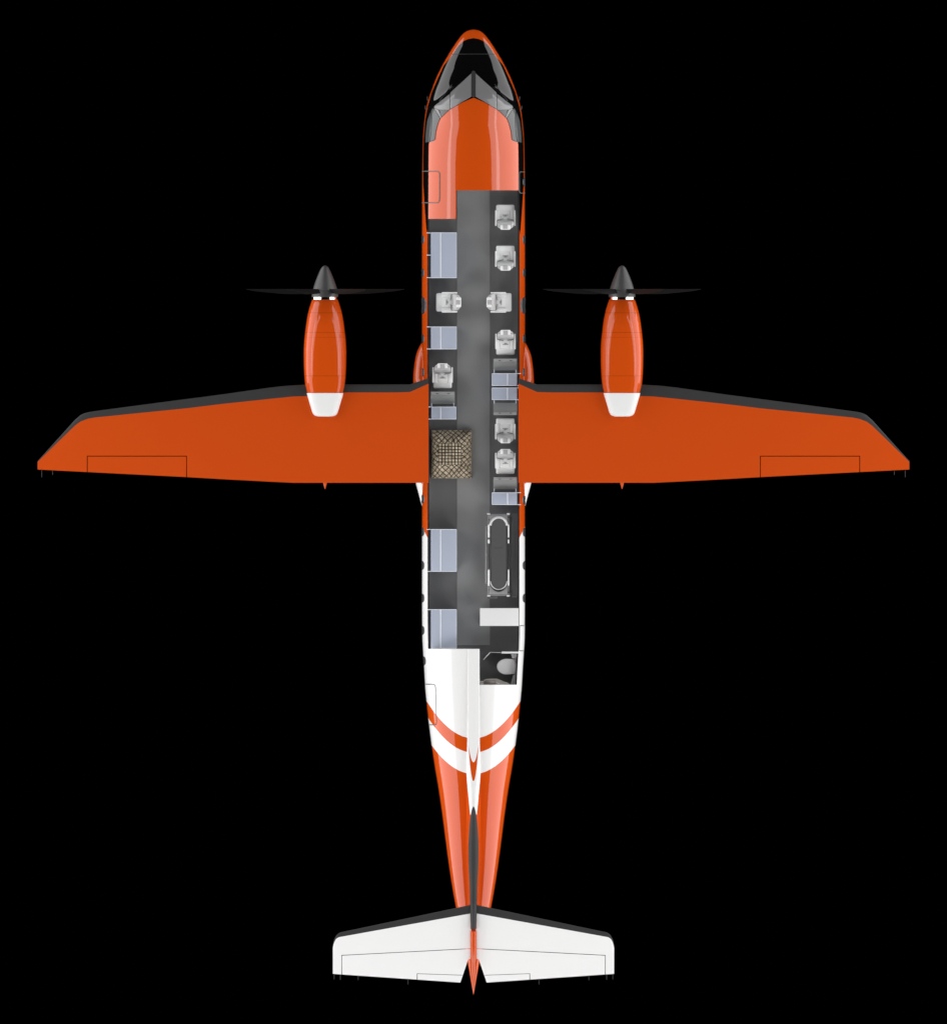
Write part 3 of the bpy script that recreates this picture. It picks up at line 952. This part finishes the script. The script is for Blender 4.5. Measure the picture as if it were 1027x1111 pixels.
# --- netted cargo
r = thing('netted_cargo', (X(489.7), Y(492.8), FZ), 'beige cargo stack lashed under a dark net, on the cabin floor', 'cargo')
c0, c1, r0_, r1_ = 468.0, 511.4, 466.5, 519.0
t0, t1, q0, q1 = 475.6, 500.5, 480.8, 504.6
CH = .58
def cargo_h(px, py):
    dx = max(0, (t0-px)/(t0-c0), (px-t1)/(c1-t1)); dy = max(0, (q0-py)/(q0-r0_), (py-q1)/(r1_-q1))
    d = max(dx, dy)
    f = 1-d
    return FZ+.04+CH*(f*.55+.45*(1-d**4))
def warp(px, py):
    return 2.4*noise.noise(Vector((px*.10, py*.10, 3.3))), 2.4*noise.noise(Vector((px*.10, py*.10, 9.1)))
def bag(px, py):
    inside = t0 < px < t1 and q0 < py < q1
    if inside:
        a = math.sin(math.pi*((px-t0)/3.55)); b = math.sin(math.pi*((py-q0)/3.4))
        return .03*math.sqrt(abs(a*b))
    k = 5.8
    wx, wy = warp(px, py); px -= wx; py -= wy
    a = math.sin(math.pi*(px+py-c0-r1_)/k); b = math.sin(math.pi*(px-py-c0+r0_)/k)
    return .05*math.sqrt(abs(a*b))+.025*noise.noise(Vector((px*.25, py*.25, 0)))
bm = bmesh.new(); nxg, nyg = 150, 180
gv = []
for i in range(nxg+1):
    row = []
    for j in range(nyg+1):
        px = c0+(c1-c0)*i/nxg; py = r0_+(r1_-r0_)*j/nyg
        row.append(bm.verts.new((X(px), Y(py), cargo_h(px, py)+bag(px, py))))
    gv.append(row)
for i in range(nxg):
    for j in range(nyg): bm.faces.new((gv[i][j], gv[i][j+1], gv[i+1][j+1], gv[i+1][j]))
# skirt down to the floor
edge = [gv[i][0] for i in range(nxg+1)]+[gv[nxg][j] for j in range(1, nyg+1)]+[gv[i][nyg] for i in range(nxg-1, -1, -1)]+[gv[0][j] for j in range(nyg-1, 0, -1)]
low = [bm.verts.new((e.co.x, e.co.y, FZ+.014)) for e in edge]
for k in range(len(edge)):
    n = (k+1) % len(edge)
    bm.faces.new((edge[k], edge[n], low[n], low[k]))
m, nt, b = new_mat('beige_sacks')
tcn = nt.nodes.new('ShaderNodeTexCoord')
vo = nt.nodes.new('ShaderNodeTexVoronoi'); vo.inputs['Scale'].default_value = 9
nt.links.new(tcn.outputs['Object'], vo.inputs['Vector'])
sp = nt.nodes.new('ShaderNodeSeparateColor'); nt.links.new(vo.outputs['Color'], sp.inputs[0])
nt.links.new(mixc(nt, N(nt, sp.outputs[0]), (.38, .30, .20), (.70, .59, .43)), b.inputs['Base Color'])
b.inputs['Roughness'].default_value = .75
M['sack'] = m
obj('cargo_load', bm, 'sack', r)
bm = bmesh.new()
def netline(p, q, r=.0105):
    n = max(2, int(math.hypot(p[0]-q[0], p[1]-q[1])/1.2))
    seg = []
    for i in range(n+1):
        px = p[0]+(q[0]-p[0])*i/n; py = p[1]+(q[1]-p[1])*i/n
        seg.append((X(px), Y(py), cargo_h(px, py)+.022))
    add_tube(bm, seg, r, 5)
for i in range(8):
    x = t0+(t1-t0)*i/7; netline((x, q0), (x, q1))
for i in range(8):
    y = q0+(q1-q0)*i/7; netline((t0, y), (t1, y))
def clip_out(p, q):
    """sample a diagonal; emit pieces outside the flat top and inside the footprint"""
    n = 160; run = []
    for i in range(n+1):
        px = p[0]+(q[0]-p[0])*i/n; py = p[1]+(q[1]-p[1])*i/n
        wx, wy = warp(px, py); px += wx; py += wy
        ok = c0+.3 < px < c1-.3 and r0_+.3 < py < r1_-.3 and not (t0 < px < t1 and q0 < py < q1)
        if ok: run.append((X(px), Y(py), cargo_h(px, py)+.034))
        if (not ok or i == n) and run:
            if len(run) > 3: add_tube(bm, run[::2] if len(run) > 6 else run, .0105, 5)
            run = []
for k in range(-15, 18):
    o_ = k*5.8
    clip_out((c0, r0_+o_), (c0+60, r0_+o_+60)); clip_out((c0, r1_-o_), (c0+60, r1_-o_-60))
obj('cargo_net', bm, 'net', r)
bm = bmesh.new(); pbox(bm, c0-.2, c1+.2, r0_-.2, r1_+.2, FZ+.0125, FZ+.05, .008)
obj('pallet_base', bm, 'seatbase', r)

# --- stretcher
r = thing('wheeled_stretcher', (X(540.5), Y(602), FZ), 'wheeled stretcher with black mattress and chrome rails', 'stretcher')
def stad(cx, cy, hw, hl, n=14, p=2.0):
    pts = []
    for sgn, base in ((1, 0), (-1, math.pi)):
        for k in range(n+1):
            a = base+math.pi*k/n
            c, s = math.cos(a), math.sin(a)
            pts.append((cx+hw*c, cy+sgn*(hl-hw)+hw*s))
    return pts
SM = .16+DZ
bm = bmesh.new()
add_prism(bm, stad(X(540.8), Y(600.4), 8.6*S, 38.7*S), SM-.06, SM+.03, .018)
mt = obj('mattress', bm, 'mattress', r, split=40)
bm = bmesh.new(); pbox(bm, 536, 545.6, 594.4, 594.75, SM+.028, SM+.034)
obj('mattress_fold', bm, 'tube', mt)
def arc_end(bm, top, rad, r_, z, off=0):
    pts = []
    for k in range(17):
        a = math.pi*k/16
        cy = 570.2 if top else 630.6
        pts.append((X(540.8+rad*math.cos(a)), Y(cy-(rad+off)*math.sin(a)*(1 if top else -1)), z))
    add_tube(bm, pts, r_, 8)
bm = bmesh.new(); arc_end(bm, True, 8.9, .042, SM+.02); obj('head_end_rail', bm, 'railgrey', r)
bm = bmesh.new(); arc_end(bm, False, 8.9, .015, SM+.03); obj('foot_end_rail', bm, 'railgrey', r)
bm = bmesh.new(); arc_end(bm, False, 8.7, .03, SM-.03, 2.0); obj('foot_bumper', bm, 'tube', r)
# frame
bm = bmesh.new()
for x in (529.4, 551.6): pbox(bm, x-.5, x+.5, 558, 646, SM-.12, SM-.08, .008)
for y in (558.2, 561.5, 642.5, 645.8): pbox(bm, 529.2, 551.8, y-.5, y+.5, SM-.13, SM-.09, .008)
pbox(bm, 530.5, 550.6, 558.8, 569, SM-.1, SM-.075, .005); pbox(bm, 530.5, 550.6, 634, 645, SM-.1, SM-.075, .005)
pbox(bm, 532, 549.4, 566, 637, SM-.09, SM-.062, .005)
obj('frame', bm, 'framegrey', r)
for x, s in ((530.0, -1), (551.5, 1)):
    for a, b in ((569, 583.2), (585.2, 589.6), (617.9, 635.6)):
        bm = bmesh.new(); w = .95 if x < 540 else .72
        pbox(bm, x-w, x+w, a, b, SM-.02, SM+.055, .02, 3); obj('side_rail', bm, 'headshell', r)
    bm = bmesh.new(); pbox(bm, x-.5, x+.5, 584, 634, SM-.06, SM-.03, .01); obj('lower_rail', bm, 'tube', r)
bm = bmesh.new(); add_tube(bm, [(X(529), Y(571), SM-.02), (X(526.8), Y(571.4), SM-.02), (X(526.8), Y(633), SM-.02), (X(529), Y(633.4), SM-.02)], .010)
for y in (571.5, 602.2, 632.8): pbox(bm, 526.2, 528.2, y-.5, y+.5, SM-.05, SM, .006)
obj('grab_rail', bm, 'steel', r)
bm = bmesh.new(); add_tube(bm, [(X(551), Y(561), SM-.05), (X(554.2), Y(561.3), SM-.05), (X(554.2), Y(642.5), SM-.05), (X(551), Y(643), SM-.05)], .022)
for y in (561.5, 602.2, 642): pbox(bm, 553.6, 554.9, y-.8, y+.8, SM-.06, SM-.01, .006)
obj('grab_rail', bm, 'tube', r)
for x in (530, 551.2):
    for y in (557.6, 646.4):
        bm = bmesh.new()
        add_tube(bm, [(X(x)-.05, Y(y), SM-.06), (X(x)+.05, Y(y), SM-.06)], .03, 10)
        pbox(bm, x-1.1, x+1.1, y-.35, y+.35, SM-.09, SM-.05, .006)
        obj('corner_fitting', bm, 'railgrey', r)
        bm = bmesh.new(); yy = y+(5 if y < 600 else -5)
        add_tube(bm, [(X(x), Y(yy), SM-.1), (X(x), Y(yy), FZ+.13)], .018)
        lg = obj('leg', bm, 'steel', r)
        bm = bmesh.new(); add_tube(bm, [(X(x)-.02, Y(yy), FZ+.074), (X(x)+.02, Y(yy), FZ+.074)], .06, 16)
        obj('wheel', bm, 'tube', lg)
bm = bmesh.new(); pbox(bm, 528.4, 539.6, 646.8, 649.6, SM-.14, SM-.11, .006); obj('foot_plate', bm, 'seam', r)
bm = bmesh.new(); pbox(bm, 555.4, 560, 647.2, 647.9, SM-.2, SM-.17, .004); obj('brake_lever', bm, 'steel', r)
# mounting plate for it on the floor
o = thing('stretcher_mount', (X(559), Y(602), FZ), 'dark grey mounting plate on the floor between stretcher and wall', 'floor plate')
bm = bmesh.new(); pbox(bm, 555.2, 562.6, 557, 647, FZ+.001, FZ+.03, .008); obj('mount_plate', bm, 'plate', o)

# --- white galley cabinet
o = thing('galley_cabinet', (X(542), Y(669.4), FZ), 'plain white galley cabinet across the cabin behind the stretcher', 'cabinet')
bm = bmesh.new(); pbox(bm, 520.9, 561.9, 660, 678.9, FZ+.013, .42+DZ, .012); gb = obj('cabinet_body', bm, 'galley', o)
bm = bmesh.new(); pbox(bm, 520.6, 562.4, 659.8, 679.1, .421+DZ, .445+DZ, .008); obj('counter_top', bm, 'galley', o)

# --- lavatory
o = thing('lavatory_partition', (X(552), Y(708), FZ), 'thick white partition wall beside the toilet', 'partition')
bm = bmesh.new(); pbox(bm, 543.8, 562.6, 707.0, 709.0, FZ+.001, .60+DZ, .006); obj('panel', bm, 'galley', o)
o = thing('folding_door', (X(532), Y(710), FZ), 'thin grey folding lavatory door standing half open', 'door')
def slab(bm, p, q, w, z0, z1):
    p = Vector((X(p[0]), Y(p[1]))); q = Vector((X(q[0]), Y(q[1])))
    t = (q-p).normalized(); n = Vector((-t.y, t.x))*w/2
    add_prism(bm, [p+n, p-n, q-n, q+n], z0, z1)
bm = bmesh.new(); slab(bm, (531.9, 707.6), (543.6, 708.1), .014, FZ+.02, .52+DZ); obj('leaf', bm, 'mauve', o, smooth=False)
bm = bmesh.new(); slab(bm, (524.3, 715.6), (531.4, 707.9), .02, FZ+.02, .52+DZ); obj('leaf', bm, 'galley', o, smooth=False)
# toilet
o = thing('toilet', (X(549), Y(723), FZ), 'white toilet with its lid closed, at the rear of the cabin', 'toilet')
def dshape(x0, x1, cy, hw):
    pts = [(X(x1), Y(cy+hw)), ]
    n = 20
    pts = []
    for k in range(n+1):
        a = -math.pi/2-math.pi*k/n
        rx = 10.5
        pts.append((X(x0+rx+rx*math.cos(a)), Y(cy)+hw*S*math.sin(a)*1.0))
    pts.append((X(x1), Y(cy-hw*.93))); pts.append((X(x1), Y(cy+hw*.93)))
    return pts
bm = bmesh.new(); add_prism(bm, dshape(540.6, 558.2, 723.2, 6.8), FZ+.001, -.12+DZ, .0); obj('bowl', bm, 'ceramic', o, split=35)
bm = bmesh.new(); add_prism(bm, dshape(538.8, 558.6, 723.2, 8.5), -.115+DZ, -.04+DZ, .02); ld = obj('lid', bm, 'ceramic', o, split=35)
bm = bmesh.new(); pbox(bm, 558.0, 559.3, 719.5, 729, -.1+DZ, -.03+DZ, .012); obj('hinge', bm, 'mauve', ld)
# shroud behind the toilet
o = thing('lavatory_shroud', (X(561), Y(727), FZ), 'taupe moulded wall unit behind the toilet', 'wall unit')
bm = bmesh.new(); add_prism(bm, [(X(a), Y(b)) for a, b in ((559.7, 713.6), (561.4, 712), (561.8, 712), (560.6, 743.2), (557.0, 743.2), (558.8, 735))], FZ+.001, .10+DZ, .01); sh = obj('shroud_body', bm, 'taupe', o, split=40)
bm = bmesh.new(); add_prism(bm, [(X(a), Y(b)) for a, b in ((554.2, 709.6), (561.8, 709.6), (561.6, 711.8), (559.5, 713.4), (558.8, 714.6), (555.4, 714.2))], FZ+.001, .05+DZ, .01); obj('upper_moulding', bm, 'mauve', o, split=40)
bm = bmesh.new(); add_prism(bm, [(X(a), Y(b)) for a, b in ((556.6, 732.2), (559.4, 731.6), (558.5, 736), (556.6, 743), (553.4, 742.6), (554.2, 740.4), (555.4, 736.5))], FZ+.001, -.02+DZ, .01); obj('lower_moulding', bm, 'mauve', o, split=40)
# vanity
o = thing('vanity_unit', (X(534), Y(740), FZ), 'low taupe vanity counter with a dark basin, in the lavatory corner', 'vanity')
van = [(520.6, 743.4), (520.6, 740.2), (524.4, 739.6), (524.6, 737.6), (527.5, 736.6), (533, 736.3), (539, 736.3), (542.5, 737.6), (546.5, 739.4), (550.5, 740.6), (553.2, 742.4), (553.2, 743.4)]
bm = bmesh.new(); add_prism(bm, [(X(a), Y(b)) for a, b in van], FZ+.001, .20+DZ, .008); vb_ = obj('counter', bm, 'taupe', o, split=40)
bm = bmesh.new(); add_prism(bm, [(X(a), Y(b)) for a, b in ((524.8, 743), (524.8, 738.6), (527.7, 737.6), (537.3, 737.6), (537.8, 743))], .195+DZ, .208+DZ, .003); bs = obj('basin', bm, 'taupe_dark', vb_, smooth=False)
bm = bmesh.new(); add_tube(bm, [(X(541), Y(741.6), .2+DZ), (X(541), Y(741.6), .26+DZ), (X(539.6), Y(741), .27+DZ), (X(538.2), Y(740.4), .25+DZ)], .012); obj('tap', bm, 'chrome', vb_)
bm = bmesh.new(); pbox(bm, 520.4, 524.3, 738.9, 739.7, .19+DZ, .215+DZ, .005); obj('towel_rail', bm, 'galley', vb_)

# ================================================================== LAMPS, WORLD, CAMERA
def softbox(name, loc, target, sx_, sy_, radiance, col=(1, 1, 1)):
    l = bpy.data.lights.new(name, 'AREA'); l.shape = 'RECTANGLE'; l.size = sx_; l.size_y = sy_
    l.energy = radiance*sx_*sy_*math.pi; l.color = col
    o = bpy.data.objects.new(name, l); COL.objects.link(o)
    o.location = loc
    o.rotation_euler = (Vector(target)-Vector(loc)).to_track_quat('-Z', 'Y').to_euler()
    return o
LW = 2.3
LC = 2.06
for sx in (-1, 1):
    # vertical walls of light far out on both sides
    l = bpy.data.lights.new('softbox', 'AREA'); l.shape = 'RECTANGLE'; l.size = 46; l.size_y = 136
    l.energy = LW*46*136*math.pi
    o = bpy.data.objects.new('softbox', l); COL.objects.link(o)
    o.location = (sx*34, 0, 3.65); o.rotation_euler = (0, R_(90)*sx, 0)
for sx in (-1, 1):
    for sy in (-1, 1):
        softbox('fill_softbox', (sx*40, 24, 39) if sy > 0 else (sx*26, -32, 41), (0, 0, 0), 50 if sy > 0 else 32, 20, LC*(1.08 if sy > 0 else 2.2))  # added fill lamps to brighten the cabin and upper surfaces

w = bpy.data.worlds.new('World'); scene.world = w; w.use_nodes = True
bg = w.node_tree.nodes['Background']; bg.inputs[0].default_value = (0, 0, 0, 1); bg.inputs[1].default_value = 0

cam = bpy.data.cameras.new('camera'); cam.type = 'ORTHO'; cam.ortho_scale = 1111*S
cam.clip_start = .1; cam.clip_end = 200
co = bpy.data.objects.new('camera', cam); COL.objects.link(co)
co.location = (0, 0, 30)
scene.camera = co

for o in bpy.data.objects:
    if '_off' in o: del o['_off']
scene.render.engine = 'CYCLES'
scene.cycles.use_denoising = True
scene.cycles.max_bounces = 6
vs = scene.view_settings
vs.view_transform = 'Standard'; vs.look = 'None'; vs.exposure = 0; vs.gamma = 1; vs.use_curve_mapping = False
scene.render.film_transparent = False
